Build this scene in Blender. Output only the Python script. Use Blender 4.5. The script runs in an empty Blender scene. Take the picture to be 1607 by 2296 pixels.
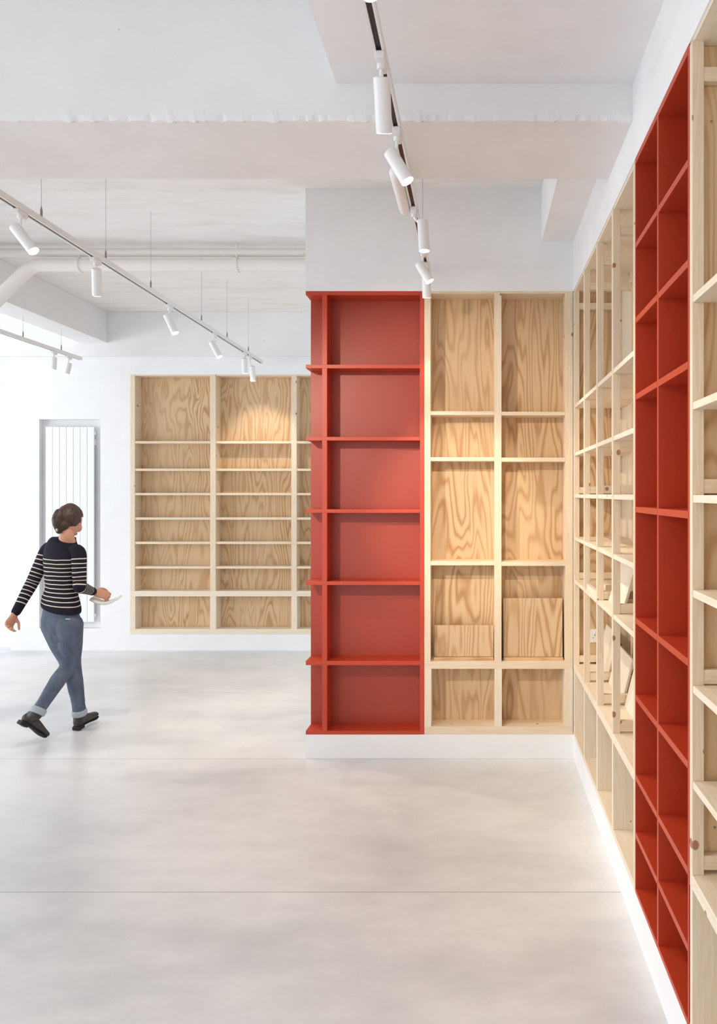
import bpy, bmesh, math, random
from mathutils import Vector, Matrix, Euler, noise

random.seed(7)
SC = bpy.context.scene
COL = SC.collection

# ------------------------------------------------------------------ camera
F = 1607.0            # focal length in pixels of the 1607 px wide frame
VX, VY = 1073.0, 1107.0
EYE = 1.75
cam_d = bpy.data.cameras.new('camera')
cam_d.sensor_fit = 'HORIZONTAL'
cam_d.sensor_width = 36.0
cam_d.lens = 36.0
cam_d.shift_x = (803.5 - VX) / 1607.0
cam_d.shift_y = (VY - 1148.0) / 1607.0
cam_d.clip_start = 0.05
cam = bpy.data.objects.new('camera', cam_d)
cam.location = (0, 0, EYE)
cam.rotation_euler = (math.pi / 2, 0, 0)
COL.objects.link(cam)
SC.camera = cam

# ------------------------------------------------------------------ view
SC.view_settings.view_transform = 'Standard'
SC.view_settings.look = 'None'
SC.view_settings.gamma = 1.0
SC.view_settings.exposure = 0.31
SC.view_settings.use_curve_mapping = False
SC.cycles.max_bounces = 7
SC.cycles.diffuse_bounces = 5
SC.cycles.glossy_bounces = 3
SC.cycles.caustics_reflective = False
SC.cycles.caustics_refractive = False
SC.cycles.use_adaptive_sampling = True
SC.cycles.adaptive_threshold = 0.03
SC.cycles.use_denoising = True
SC.cycles.sample_clamp_indirect = 6.0

# ------------------------------------------------------------------ world + daylight
W = bpy.data.worlds.new('world')
SC.world = W
W.use_nodes = True
W.node_tree.nodes['Background'].inputs[0].default_value = (0.86, 0.93, 1.0, 1)
W.node_tree.nodes['Background'].inputs[1].default_value = 0.95


def area(name, loc, target, sx, sy, power, col=(1, 1, 1)):
    d = bpy.data.lights.new(name, 'AREA')
    d.shape = 'RECTANGLE'
    d.size, d.size_y, d.energy, d.color = sx, sy, power, col
    o = bpy.data.objects.new(name, d)
    o.location = loc
    o.rotation_euler = (Vector(target) - Vector(loc)).to_track_quat('-Z', 'Y').to_euler()
    COL.objects.link(o)
    return o


# daylight through the windows of the left wall and the shop front behind the camera
area('daylight_left_far', (-10.85, 5.4, 1.55), (0, 5.4, 1.55), 3.4, 2.3, 135, (0.92, 0.965, 1.0))
area('daylight_left_near', (-10.85, 1.4, 1.55), (0, 1.4, 1.55), 3.6, 2.3, 165, (0.88, 0.95, 1.0))
area('daylight_front', (-2.9, -3.8, 1.35), (-2.9, 5, 1.35), 6.4, 2.1, 38, (1.0, 0.985, 0.97))

# ------------------------------------------------------------------ helpers
def link(o, parent=None):
    COL.objects.link(o)
    if parent is not None:
        o.parent = parent
    return o


def world_loc(o):
    v = Vector((0, 0, 0))
    while o is not None:
        v += o.location
        o = o.parent
    return v


def empty(name, loc, label=None, cat=None, group=None, kind=None):
    o = bpy.data.objects.new(name, None)
    o.location = loc
    o.empty_display_size = 0.1
    link(o)
    tag(o, label, cat, group, kind)
    return o


def tag(o, label=None, cat=None, group=None, kind=None):
    if label: o['label'] = label
    if cat: o['category'] = cat
    if group: o['group'] = group
    if kind: o['kind'] = kind
    return o


def finish(name, bm, mat, parent=None, loc=(0, 0, 0), smooth=False):
    """bm is in coordinates relative to loc (world, parents carry no rotation)."""
    me = bpy.data.meshes.new(name)
    bmesh.ops.recalc_face_normals(bm, faces=bm.faces)
    bm.to_mesh(me)
    bm.free()
    mats = mat if isinstance(mat, (list, tuple)) else [mat]
    for m in mats:
        me.materials.append(m)
    if smooth:
        for p in me.polygons:
            p.use_smooth = True
    o = bpy.data.objects.new(name, me)
    link(o, parent)
    o.location = Vector(loc) - (world_loc(parent) if parent else Vector((0, 0, 0)))
    return o


def bm_box(bm, c, s, bevel=0.0, rot=None):
    r = bmesh.ops.create_cube(bm, size=1.0)
    vs = r['verts']
    M = Matrix.Translation(Vector(c)) @ (rot.to_4x4() if rot is not None else Matrix.Identity(4)) @ Matrix.Diagonal((s[0], s[1], s[2], 1))
    bmesh.ops.transform(bm, matrix=M, verts=vs)
    if bevel > 0:
        es = list({e for v in vs for e in v.link_edges})
        bmesh.ops.bevel(bm, geom=es, offset=min(bevel, min(s) * 0.4), segments=2, affect='EDGES', profile=0.6)


def box(name, x0, x1, y0, y1, z0, z1, mat, parent=None, bevel=0.0012, holes=None, extra=None):
    c = Vector(((x0 + x1) / 2, (y0 + y1) / 2, (z0 + z1) / 2))
    bm = bmesh.new()
    bm_box(bm, (0, 0, 0), (abs(x1 - x0), abs(y1 - y0), abs(z1 - z0)), bevel)
    mats = mat
    if holes:
        # holes = (side x, list of y, z start, z end, step): drilled pin holes seen as dark discs
        sx, ys, za, zb, st = holes
        n0 = len(bm.faces)
        sgn = 1 if sx > c.x else -1
        z = za
        while z < zb:
            for y in ys:
                vs = []
                for k in range(8):
                    a = k * math.pi / 4
                    vs.append(bm.verts.new((sx - c.x + sgn * 0.0004, y - c.y + 0.0035 * math.cos(a), z - c.z + 0.0035 * math.sin(a))))
                f = bm.faces.new(vs)
                f.material_index = 1
            z += st
        mats = [mat, M['hole']]
    return finish(name, bm, mats, parent, c)


def tube(bm, pts, radii, n=14, ref=(1, 0, 0), sub=3, cap=True, layer=None, tvals=None):
    """lofted limb with elliptical rings; radii entries r or (a along ref, b across)."""
    P = [Vector(p) for p in pts]
    R = [(r, r) if not isinstance(r, (tuple, list)) else tuple(r) for r in radii]
    T = tvals or [0] * len(P)

    def cr(a, b, c, d, t):
        return 0.5 * ((2 * b) + (-a + c) * t + (2 * a - 5 * b + 4 * c - d) * t * t + (-a + 3 * b - 3 * c + d) * t ** 3)
    PP, RR, TT = [], [], []
    for i in range(len(P) - 1):
        a, b, c, d = P[max(i - 1, 0)], P[i], P[i + 1], P[min(i + 2, len(P) - 1)]
        ra, rb, rc, rd = R[max(i - 1, 0)], R[i], R[i + 1], R[min(i + 2, len(R) - 1)]
        for k in range(sub):
            t = k / sub
            PP.append(cr(a, b, c, d, t))
            RR.append(tuple(max(0.001, cr(ra[j], rb[j], rc[j], rd[j], t)) for j in (0, 1)))
            TT.append(T[i] + (T[i + 1] - T[i]) * t)
    PP.append(P[-1]); RR.append(R[-1]); TT.append(T[-1])
    ref = Vector(ref)
    rings = []
    N = len(PP)
    frames = []
    for i in range(N):
        t = (PP[min(i + 1, N - 1)] - PP[max(i - 1, 0)]).normalized()
        u = ref - t * ref.dot(t)
        if u.length < 1e-3:
            u = Vector((0, 1, 0)) - t * t.y
        u.normalize()
        v = t.cross(u)
        frames.append((t, u, v))
    seq = []
    if cap:
        t, u, v = frames[0]; r = min(RR[0])
        for s, o in ((0.35, -0.9), (0.75, -0.62), (0.94, -0.3)):
            seq.append((PP[0] + t * o * r, RR[0][0] * s, RR[0][1] * s, u, v, TT[0]))
    for i in range(N):
        seq.append((PP[i], RR[i][0], RR[i][1], frames[i][1], frames[i][2], TT[i]))
    if cap:
        t, u, v = frames[-1]; r = min(RR[-1])
        for s, o in ((0.94, 0.3), (0.75, 0.62), (0.35, 0.9)):
            seq.append((PP[-1] + t * o * r, RR[-1][0] * s, RR[-1][1] * s, u, v, TT[-1]))
    for c, a, b, u, v, tv in seq:
        ring = []
        for k in range(n):
            an = 2 * math.pi * k / n
            vert = bm.verts.new(c + u * a * math.cos(an) + v * b * math.sin(an))
            if layer is not None:
                vert[layer] = tv
            ring.append(vert)
        rings.append(ring)
    for i in range(len(rings) - 1):
        for k in range(n):
            bm.faces.new((rings[i][k], rings[i][(k + 1) % n], rings[i + 1][(k + 1) % n], rings[i + 1][k]))
    bm.faces.new(rings[0][::-1])
    bm.faces.new(rings[-1])


def bm_cyl(bm, p0, p1, r, n=20, r2=None):
    p0, p1 = Vector(p0), Vector(p1)
    d = p1 - p0
    res = bmesh.ops.create_cone(bm, cap_ends=True, segments=n, radius1=r, radius2=(r if r2 is None else r2), depth=d.length)
    q = d.to_track_quat('Z', 'Y').to_matrix().to_4x4()
    bmesh.ops.transform(bm, matrix=Matrix.Translation((p0 + p1) / 2) @ q, verts=res['verts'])


def bm_ball(bm, c, r, rot=None, seg=20):
    rr = r if isinstance(r, (tuple, list)) else (r, r, r)
    res = bmesh.ops.create_uvsphere(bm, u_segments=seg, v_segments=seg // 2 + 2, radius=1.0)
    Mx = Matrix.Translation(Vector(c)) @ (rot.to_4x4() if rot is not None else Matrix.Identity(4)) @ Matrix.Diagonal((rr[0], rr[1], rr[2], 1))
    bmesh.ops.transform(bm, matrix=Mx, verts=res['verts'])
    return res['verts']


# ------------------------------------------------------------------ materials
def srgb(r, g, b):
    def f(c):
        c /= 255.0
        return c / 12.92 if c <= 0.04045 else ((c + 0.055) / 1.055) ** 2.4
    return (f(r), f(g), f(b), 1)


M = {}


class NT:
    def __init__(self, name):
        self.m = bpy.data.materials.new(name)
        self.m.use_nodes = True
        self.t = self.m.node_tree
        self.b = self.t.nodes['Principled BSDF']

    def n(self, typ, **kw):
        nd = self.t.nodes.new(typ)
        for k, v in kw.items():
            if k.startswith('i_'):
                key = k[2:].replace('_', ' ')
                nd.inputs[key].default_value = v
            else:
                setattr(nd, k, v)
        return nd

    def l(self, a, b):
        self.t.links.new(a, b)

    def math(self, op, a, b=None, c=None):
        nd = self.t.nodes.new('ShaderNodeMath')
        nd.operation = op
        for i, v in enumerate((a, b, c)):
            if v is None: continue
            if isinstance(v, (int, float)): nd.inputs[i].default_value = v
            else: self.l(v, nd.inputs[i])
        return nd.outputs[0]

    def ramp(self, fac, stops):
        nd = self.t.nodes.new('ShaderNodeValToRGB')
        e = nd.color_ramp.elements
        while len(e) < len(stops): e.new(0.5)
        for i, (p, c) in enumerate(stops):
            e[i].position = p; e[i].color = c
        self.l(fac, nd.inputs[0])
        return nd.outputs[0]

    def mix(self, fac, a, b, blend='MIX'):
        nd = self.t.nodes.new('ShaderNodeMix')
        nd.data_type = 'RGBA'; nd.blend_type = blend
        for s, v in ((0, fac), (6, a), (7, b)):
            if isinstance(v, (int, float)): nd.inputs[s].default_value = v
            elif isinstance(v, tuple): nd.inputs[s].default_value = v
            else: self.l(v, nd.inputs[s])
        return nd.outputs[2]

    def coords(self, scale=(1, 1, 1), offset_random=True, which='Object'):
        tc = self.n('ShaderNodeTexCoord')
        mp = self.n('ShaderNodeMapping')
        mp.inputs['Scale'].default_value = scale
        if offset_random:
            oi = self.n('ShaderNodeObjectInfo')
            vm = self.n('ShaderNodeVectorMath', operation='SCALE')
            cx = self.n('ShaderNodeCombineXYZ')
            for i in range(3):
                self.l(self.math('MULTIPLY', oi.outputs['Random'], (37.0, 61.0, 23.0)[i]), cx.inputs[i])
            add = self.n('ShaderNodeVectorMath', operation='ADD')
            self.l(tc.outputs[which], add.inputs[0]); self.l(cx.outputs[0], add.inputs[1])
            self.l(add.outputs[0], mp.inputs['Vector'])
        else:
            self.l(tc.outputs[which], mp.inputs['Vector'])
        return mp.outputs[0]

    def noise(self, vec, scale, detail=2, rough=0.5, dist=0.0):
        nd = self.n('ShaderNodeTexNoise')
        nd.inputs['Scale'].default_value = scale
        nd.inputs['Detail'].default_value = detail
        nd.inputs['Roughness'].default_value = rough
        nd.inputs['Distortion'].default_value = dist
        self.l(vec, nd.inputs['Vector'])
        return nd.outputs['Fac']

    def bump(self, h, strength, dist=0.01):
        nd = self.n('ShaderNodeBump')
        nd.inputs['Strength'].default_value = strength
        nd.inputs['Distance'].default_value = dist
        self.l(h, nd.inputs['Height'])
        self.l(nd.outputs[0], self.b.inputs['Normal'])

    def base(self, c):
        if isinstance(c, tuple): self.b.inputs['Base Color'].default_value = c
        else: self.l(c, self.b.inputs['Base Color'])

    def set(self, rough=0.5, spec=0.5, metal=0.0):
        self.b.inputs['Roughness'].default_value = rough
        self.b.inputs['Specular IOR Level'].default_value = spec
        self.b.inputs['Metallic'].default_value = metal


def plain(name, c, rough=0.5, spec=0.4, metal=0.0, emit=None):
    k = NT(name); k.base(c); k.set(rough, spec, metal)
    if emit:
        k.b.inputs['Emission Color'].default_value = emit[0]
        k.b.inputs['Emission Strength'].default_value = emit[1]
    M[name] = k.m
    return k.m


AX = {'x': 0, 'y': 1, 'z': 2}


def axis_scale(axis, along, across):
    s = [across] * 3
    s[AX[axis]] = along
    return tuple(s)


def make_ply(name, axis, light, dark):
    k = NT(name)
    v = k.coords(axis_scale(axis, 0.42, 2.5))
    n1 = k.noise(v, 1.15, 3.0, 0.45, 0.35)
    wob = k.noise(k.coords(axis_scale(axis, 3, 22)), 1.0, 2)
    s = k.math('ADD', k.math('MULTIPLY', n1, 150.0), k.math('MULTIPLY', wob, 1.6))
    ring = k.math('ADD', k.math('MULTIPLY', k.math('SINE', s), 0.5), 0.5)
    ring = k.math('POWER', ring, 2.2)
    big = k.noise(k.coords(axis_scale(axis, 0.5, 2.2)), 1.3, 2)
    fac = k.math('MULTIPLY', ring, k.math('MULTIPLY_ADD', big, 1.2, -0.1))
    fine = k.noise(k.coords(axis_scale(axis, 4, 220)), 1.0, 2)
    c = k.ramp(fac, [(0.0, light), (0.75, dark)])
    c = k.mix(0.16, c, k.ramp(fine, [(0.3, (0.55, 0.4, 0.28, 1)), (0.7, (1, 0.97, 0.9, 1))]), 'MULTIPLY')
    k.base(c)
    k.set(0.62, 0.3)
    k.bump(fine, 0.06, 0.002)
    M[name] = k.m


def make_pine(name, axis, c0, c1, knots=True, spread=0.07):
    k = NT(name)
    g = k.noise(k.coords(axis_scale(axis, 0.7, 14)), 1.6, 3, 0.5, 0.4)
    lines = k.math('MULTIPLY_ADD', k.math('SINE', k.math('MULTIPLY', g, 55.0)), 0.5, 0.5)
    fine = k.noise(k.coords(axis_scale(axis, 3, 240)), 1.0, 2)
    c = k.mix(k.math('MULTIPLY', lines, 0.55), c0, c1)
    c = k.mix(k.math('MULTIPLY', fine, 0.18), c, (0.62, 0.43, 0.26, 1))
    if knots:
        # one possible knot per short length of board, random place, size and presence
        tc = k.n('ShaderNodeTexCoord'); oi = k.n('ShaderNodeObjectInfo')
        sp = k.n('ShaderNodeSeparateXYZ'); k.l(tc.outputs['Object'], sp.inputs[0])
        ai = AX[axis]
        oth = [i for i in range(3) if i != ai]
        cell = 0.30
        al = k.math('DIVIDE', k.math('ADD', sp.outputs[ai], k.math('MULTIPLY', oi.outputs['Random'], 57.0)), cell)
        wn = k.n('ShaderNodeTexWhiteNoise'); wn.noise_dimensions = '1D'
        k.l(k.math('FLOOR', al), wn.inputs['W'])
        sep = k.n('ShaderNodeSeparateColor'); k.l(wn.outputs['Color'], sep.inputs[0])
        da = k.math('MULTIPLY', k.math('SUBTRACT', k.math('FRACT', al), k.math('MULTIPLY_ADD', sep.outputs[0], 0.6, 0.2)), cell * 0.75)
        du = k.math('SUBTRACT', k.math('ADD', sp.outputs[oth[0]], k.math('MULTIPLY', sp.outputs[oth[1]], 0.7)), k.math('MULTIPLY', k.math('SUBTRACT', sep.outputs[1], 0.5), spread))
        dist = k.math('SQRT', k.math('ADD', k.math('MULTIPLY', da, da), k.math('MULTIPLY', du, du)))
        pick = k.math('GREATER_THAN', wn.outputs['Value'], 0.42)
        d = k.math('DIVIDE', dist, k.math('MULTIPLY_ADD', sep.outputs[2], 0.0085, 0.0035))
        kn = k.n('ShaderNodeMapRange')
        kn.interpolation_type = 'SMOOTHSTEP'
        k.l(d, kn.inputs['Value'])
        kn.inputs['From Min'].default_value = 0.75
        kn.inputs['From Max'].default_value = 1.1
        kn.inputs['To Min'].default_value = 1.0
        kn.inputs['To Max'].default_value = 0.0
        c = k.mix(k.math('MULTIPLY', kn.outputs[0], k.math('MULTIPLY', pick, 0.85)), c, srgb(156, 98, 66))
    k.base(c)
    k.set(0.6, 0.3)
    k.bump(fine, 0.05, 0.002)
    M[name] = k.m


for ax in 'xyz':
    make_ply('plywood_' + ax, ax, srgb(222, 192, 154), srgb(188, 146, 104))
    make_pine('pine_' + ax, ax, srgb(238, 222, 198), srgb(226, 202, 170))
    make_pine('pale_pine_' + ax, ax, srgb(241, 230, 212), srgb(232, 214, 188), knots=True, spread=0.6)

# painted red
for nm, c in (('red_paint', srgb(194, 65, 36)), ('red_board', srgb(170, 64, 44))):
    k = NT(nm)
    n = k.noise(k.coords((1, 1, 1)), 420, 2)
    n2 = k.noise(k.coords((1, 1, 1)), 3, 3)
    cc = k.mix(k.math('MULTIPLY', n, 0.14), c, srgb(140, 40, 26))
    cc = k.mix(k.math('MULTIPLY', n2, 0.10), cc, srgb(206, 96, 66))
    k.base(cc); k.set(0.40, 0.5); k.bump(n, 0.05, 0.002)
    M[nm] = k.m

# white plaster
k = NT('white_wall')
n = k.noise(k.coords((1, 1, 1), False), 6, 5)
k.base(k.ramp(n, [(0.3, srgb(241, 241, 242)), (0.7, srgb(245, 245, 246))]))
k.set(0.75, 0.25); k.bump(n, 0.05, 0.01)
M['white_wall'] = k.m

# rough painted concrete soffits: pits and dabs of plaster
k = NT('white_concrete')
v = k.coords((1, 1, 1), False)
n = k.noise(v, 3.0, 8, 0.6)
vn = k.n('ShaderNodeTexVoronoi'); vn.inputs['Scale'].default_value = 7.0
k.l(v, vn.inputs['Vector'])
sep = k.n('ShaderNodeSeparateColor'); k.l(vn.outputs['Color'], sep.inputs[0])
pit = k.math('MULTIPLY', k.math('LESS_THAN', vn.outputs['Distance'], k.math('MULTIPLY', sep.outputs[1], 0.055)), k.math('GREATER_THAN', sep.outputs[0], 0.55))
k.base(k.mix(k.math('MULTIPLY', pit, 0.55), k.ramp(n, [(0.3, srgb(236, 235, 235)), (0.7, srgb(242, 241, 241))]), srgb(150, 142, 138)))
k.set(0.85, 0.15)
k.bump(k.math('SUBTRACT', n, k.math('MULTIPLY', pit, 0.8)), 0.22, 0.02)
M['white_concrete'] = k.m

# board marked slab between the beams
k = NT('slab_concrete')
v = k.coords((0.8, 3.6, 1), False)
n = k.noise(v, 2.2, 8, 0.68)
n2 = k.noise(k.coords((1.5, 9, 1), False), 5, 4, 0.7)
c = k.ramp(n, [(0.3, srgb(234, 230, 226)), (0.5, srgb(244, 242, 240)), (0.75, srgb(248, 247, 245))])
c = k.mix(k.math('MULTIPLY', k.math('GREATER_THAN', n2, 0.64), 0.12), c, srgb(196, 186, 178))
k.base(c); k.set(0.9, 0.1); k.bump(k.math('ADD', n, k.math('MULTIPLY', n2, 0.4)), 0.16, 0.012)
M['slab_concrete'] = k.m

# polished concrete floor with saw-cut joints along X
k = NT('polished_concrete')
v = k.coords((1, 1, 1), False)
vs_ = k.coords((0.7, 1.25, 1), False)
n1 = k.noise(vs_, 1.3, 4, 0.55)
n2 = k.noise(k.coords((1.5, 3.4, 1), False), 2.6, 5, 0.6)
n3 = k.noise(v, 60, 3, 0.6)
c = k.ramp(n1, [(0.32, srgb(204, 206, 210)), (0.5, srgb(230, 231, 233)), (0.7, srgb(241, 241, 242))])
c = k.mix(0.34, c, k.ramp(n2, [(0.3, srgb(208, 208, 210)), (0.7, srgb(238, 238, 238))]))
c = k.mix(k.math('MULTIPLY', n3, 0.08), c, srgb(150, 148, 146))
tc = k.n('ShaderNodeTexCoord'); sx = k.n('ShaderNodeSeparateXYZ'); k.l(tc.outputs['Object'], sx.inputs[0])
ym = k.math('MULTIPLY', k.math('ABSOLUTE', k.math('SUBTRACT', k.math('FRACT', k.math('ADD', k.math('DIVIDE', k.math('SUBTRACT', sx.outputs[1], 3.149), 1.58), 10.5)), 0.5)), 1.58)
wob = k.noise(v, 3.0, 2)
joint = k.math('LESS_THAN', ym, 0.0024)
c = k.mix(k.math('MULTIPLY', joint, 0.6), c, srgb(120, 114, 110))
k.base(c)
k.set(0.3, 0.5)
k.bump(n3, 0.01, 0.002)
M['polished_concrete'] = k.m

plain('white_enamel', srgb(244, 246, 248), 0.35, 0.5)
plain('white_metal', srgb(240, 239, 238), 0.4, 0.45)
plain('white_plastic', srgb(236, 236, 238), 0.35, 0.5)
plain('cable_grey', srgb(150, 148, 148), 0.4, 0.4, 0.6)
plain('track_groove', srgb(66, 62, 60), 0.45, 0.4, 0.3)
plain('hole', srgb(60, 42, 28), 0.9, 0.1)
plain('socket_hole', srgb(60, 58, 60), 0.8, 0.1)
plain('pipe_paint', srgb(240, 235, 230), 0.5, 0.35)
plain('lamp_lens', (1, 0.93, 0.82, 1), 0.4, 0.3, 0.0, ((1, 0.94, 0.86, 1), 9.0))
plain('window_frame', srgb(225, 225, 225), 0.4, 0.4)
plain('skin', srgb(208, 152, 126), 0.5, 0.35)
plain('lips', srgb(176, 104, 94), 0.5, 0.35)
plain('eye', srgb(235, 232, 228), 0.25, 0.5)
plain('iris', srgb(60, 42, 30), 0.25, 0.5)
plain('paper', srgb(240, 238, 232), 0.7, 0.2)
plain('hair_clip', srgb(190, 186, 188), 0.3, 0.5, 0.5)
plain('boot_sole', srgb(38, 34, 33), 0.7, 0.3)
plain('dark_card', srgb(94, 82, 76), 0.8, 0.2)
k = NT('window_glass')
k.b.inputs['Transmission Weight'].default_value = 1.0
k.b.inputs['Roughness'].default_value = 0.0
k.b.inputs['IOR'].default_value = 1.45
M['window_glass'] = k.m
k = NT('hair')
n = k.noise(k.coords((1, 1, 0.35), False), 90, 3, 0.6, 0.6)
k.base(k.ramp(n, [(0.3, srgb(34, 24, 22)), (0.7, srgb(84, 60, 48))])); k.set(0.5, 0.4); k.bump(n, 0.4, 0.004)
M['hair'] = k.m
k = NT('boot_leather')
n = k.noise(k.coords((1, 1, 1), False), 40, 4)
k.base(k.ramp(n, [(0.3, srgb(46, 40, 40)), (0.7, srgb(78, 70, 68))])); k.set(0.55, 0.35); k.bump(n, 0.2, 0.004)
M['boot_leather'] = k.m
k = NT('denim')
n = k.noise(k.coords((1, 1, 0.5), False), 14, 5, 0.6)
n2 = k.noise(k.coords((1, 1, 1), False), 500, 2)
n3 = k.noise(k.coords((2, 2, 9), False), 3, 3, 0.5, 1.0)
c = k.ramp(n, [(0.3, srgb(62, 69, 86)), (0.7, srgb(98, 108, 126))])
k.base(k.mix(k.math('MULTIPLY', n2, 0.25), c, srgb(150, 160, 175))); k.set(0.8, 0.2); k.bump(n3, 0.45, 0.012)
M['denim'] = k.m
plain('denim_inside', srgb(168, 176, 186), 0.85, 0.15)
# striped knit: attribute 'stripe' = metres below the first stripe
k = NT('striped_knit')
at_ = k.n('ShaderNodeAttribute'); at_.attribute_name = 'stripe'
n3 = k.noise(k.coords((1, 1, 1), False), 9, 2)
t = k.math('ADD', at_.outputs['Fac'], k.math('MULTIPLY_ADD', n3, 0.008, -0.004))
ph = k.math('FRACT', k.math('DIVIDE', t, 0.029))
st = k.math('MULTIPLY', k.math('LESS_THAN', ph, 0.23), k.math('GREATER_THAN', t, 0.0))
n2 = k.noise(k.coords((1, 1, 1), False), 300, 2)
c = k.mix(st, srgb(27, 26, 38), srgb(222, 208, 190))
c = k.mix(k.math('MULTIPLY', n2, 0.12), c, srgb(90, 85, 90))
k.base(c); k.set(0.9, 0.15)
fold = k.noise(k.coords((4, 4, 16), False), 1.0, 3, 0.5, 0.8)
k.bump(fold, 0.35, 0.015)
M['striped_knit'] = k.m

WALL, CONC = M['white_wall'], M['white_concrete']

# ------------------------------------------------------------------ room shell
XR = 0.6256           # face of the right wall
Y1 = 4.742            # face of the short wall with red shelves
Y2 = 8.01             # far wall
TOP = 3.090           # top of every recessed shelf unit
PL = 0.157            # top of the plinth
SLAB = 3.77
BB = 3.268            # underside of cross beams
BOXZ = 3.416          # underside of boxed soffits


def struct(name, *a, **kw):
    o = box(name, *a, **kw)
    o['kind'] = 'structure'
    return o


fl = finish('floor', (lambda b: (bm_box(b, (0, 0, -0.1), (12.4, 12.6, 0.2)), b)[1])(bmesh.new()), M['polished_concrete'], None, (0, 0, 0))
fl.location = (-4.9, 2.3, 0)
fl['kind'] = 'structure'
# keep joint positions in world metres: shift mesh so that object space = world space
fl.data.transform(Matrix.Translation((-4.9, 2.3, 0)))
fl.location = (0, 0, 0)

struct('ceiling', -11.1, 1.2, -4.0, 8.6, SLAB, SLAB + 0.2, M['slab_concrete'], bevel=0)

# right wall: header and plinth around the recessed shelves, core behind them
bm = bmesh.new()
ym, yl = (Y1 + -4.0) / 2, Y1 + 4.0
bm_box(bm, ((XR + 1.2) / 2, (Y2 - 4.0) / 2, (TOP + SLAB) / 2), (1.2 - XR, Y2 + 4.0, SLAB - TOP))
bm_box(bm, ((XR + 1.2) / 2, ym, PL / 2), (1.2 - XR, yl, PL))
bm_box(bm, (1.09, ym, (PL + TOP) / 2), (0.22, yl, TOP - PL))
bm_box(bm, ((XR + 0.98) / 2, -1.95, (PL + TOP) / 2), (0.98 - XR, 4.1, TOP - PL))
o = finish('wall_right', bm, WALL); o['kind'] = 'structure'

# short wall ahead: header, plinth, core behind shelves
XL = -1.146
bm = bmesh.new()
bm_box(bm, ((XL + XR) / 2, Y1 + 0.14, (TOP + SLAB) / 2), (XR - XL, 0.28, SLAB - TOP))
bm_box(bm, ((XL + XR) / 2, Y1 + 0.14, PL / 2), (XR - XL, 0.28, PL))
bm_box(bm, ((XL + 0.02 + XR) / 2, Y1 + 0.235, (TOP + PL) / 2), (XR - XL - 0.02, 0.09, TOP - PL))
bm_box(bm, ((XR + 1.2) / 2, Y1 + 0.14, (TOP + PL) / 2), (1.2 - XR, 0.26, TOP - PL))
o = finish('wall_center', bm, WALL); o['kind'] = 'structure'

# far wall, with a shelf recess and a radiator niche
RX0, RX1, RZ0, RZ1 = -4.910, -4.227, 1.75 - 1.5055, 1.75 + 0.8325     # niche
SX0, SX1, SZ0, SZ1 = -3.890, -1.10, 0.178, 3.082                       # shelves
WE = -5.224


def wall_with_holes(bm, x0, x1, z0, z1, y0, y1, holes):
    xs = sorted({x0, x1} | {h[0] for h in holes} | {h[1] for h in holes})
    for i in range(len(xs) - 1):
        a, b = xs[i], xs[i + 1]
        segs = [(z0, z1)]
        for h in holes:
            if h[0] <= a and h[1] >= b:
                segs = [(z0, h[2]), (h[3], z1)]
        for (c, d) in segs:
            bm_box(bm, ((a + b) / 2, (y0 + y1) / 2, (c + d) / 2), (b - a, y1 - y0, d - c))


bm = bmesh.new()
wall_with_holes(bm, WE, 1.2, 0, SLAB, Y2, Y2 + 0.18, [(RX0, RX1, RZ0, RZ1), (SX0, SX1, SZ0, SZ1)])
bm_box(bm, ((-11.1 + 1.2) / 2, Y2 + 0.24, SLAB / 2), (12.3, 0.12, SLAB))
bm_box(bm, ((RX0 + RX1) / 2, Y2 + 0.13, (RZ0 + RZ1) / 2), (RX1 - RX0, 0.11, RZ1 - RZ0))
bmesh.ops.remove_doubles(bm, verts=bm.verts, dist=1e-5)
o = finish('wall_far', bm, WALL); o['kind'] = 'structure'
bm = bmesh.new()
bm_box(bm, ((-11.1 + WE) / 2, Y2 + 0.09, (2.995 + SLAB) / 2), (11.1 + WE, 0.18, SLAB - 2.995))
o = finish('trim_1', bm, CONC); o['kind'] = 'structure'      # lintel over the niche at far left

# cross beam with a chipped lower edge
bm = bmesh.new()
NX = 900
prev = None
for i in range(NX + 1):
    x = -11.0 + (XR + 11.0) * i / NX
    j = noise.noise(Vector((x * 9.0, 3.1, 0))) * 0.5 + noise.noise(Vector((x * 34.0, 1.7, 4))) * 0.5
    chip = max(0.0, j - 0.05) * 0.045
    drip = max(0.0, -j - 0.05) * 0.030
    prof = [(2.914, SLAB), (2.914, BB + 0.05), (2.914 - drip * 0.4, BB + 0.016 + chip), (2.918 + chip * 0.8, BB - drip + 0.001), (2.935, BB), (3.455, BB), (3.455, SLAB)]
    ring = [bm.verts.new((x, y, z)) for y, z in prof]
    if prev:
        for a in range(len(ring)):
            b = (a + 1) % len(ring)
            bm.faces.new((prev[a], prev[b], ring[b], ring[a]))
    prev = ring
o = finish('trim_2', bm, CONC); o['kind'] = 'structure'
struct('trim_3', -11.1, 1.0, Y2 - 0.06, Y2, BB + 0.01, SLAB, CONC, bevel=0.004)           # far cross beam
struct('trim_4', -0.578, XR, -4.0, 2.914, BOXZ, SLAB, WALL, bevel=0)                      # boxed ceiling near
struct('trim_5', 0.416, XR, 3.455, Y1, BOXZ, SLAB, WALL, bevel=0)                         # boxed soffit along right wall
struct('trim_6', -4.42, -4.116, 3.455, Y2 - 0.06, 1.75 + 1.672, SLAB, CONC, bevel=0.004)  # left long beam

# left wall with two wide windows, shop front behind the camera
bm = bmesh.new()


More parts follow.
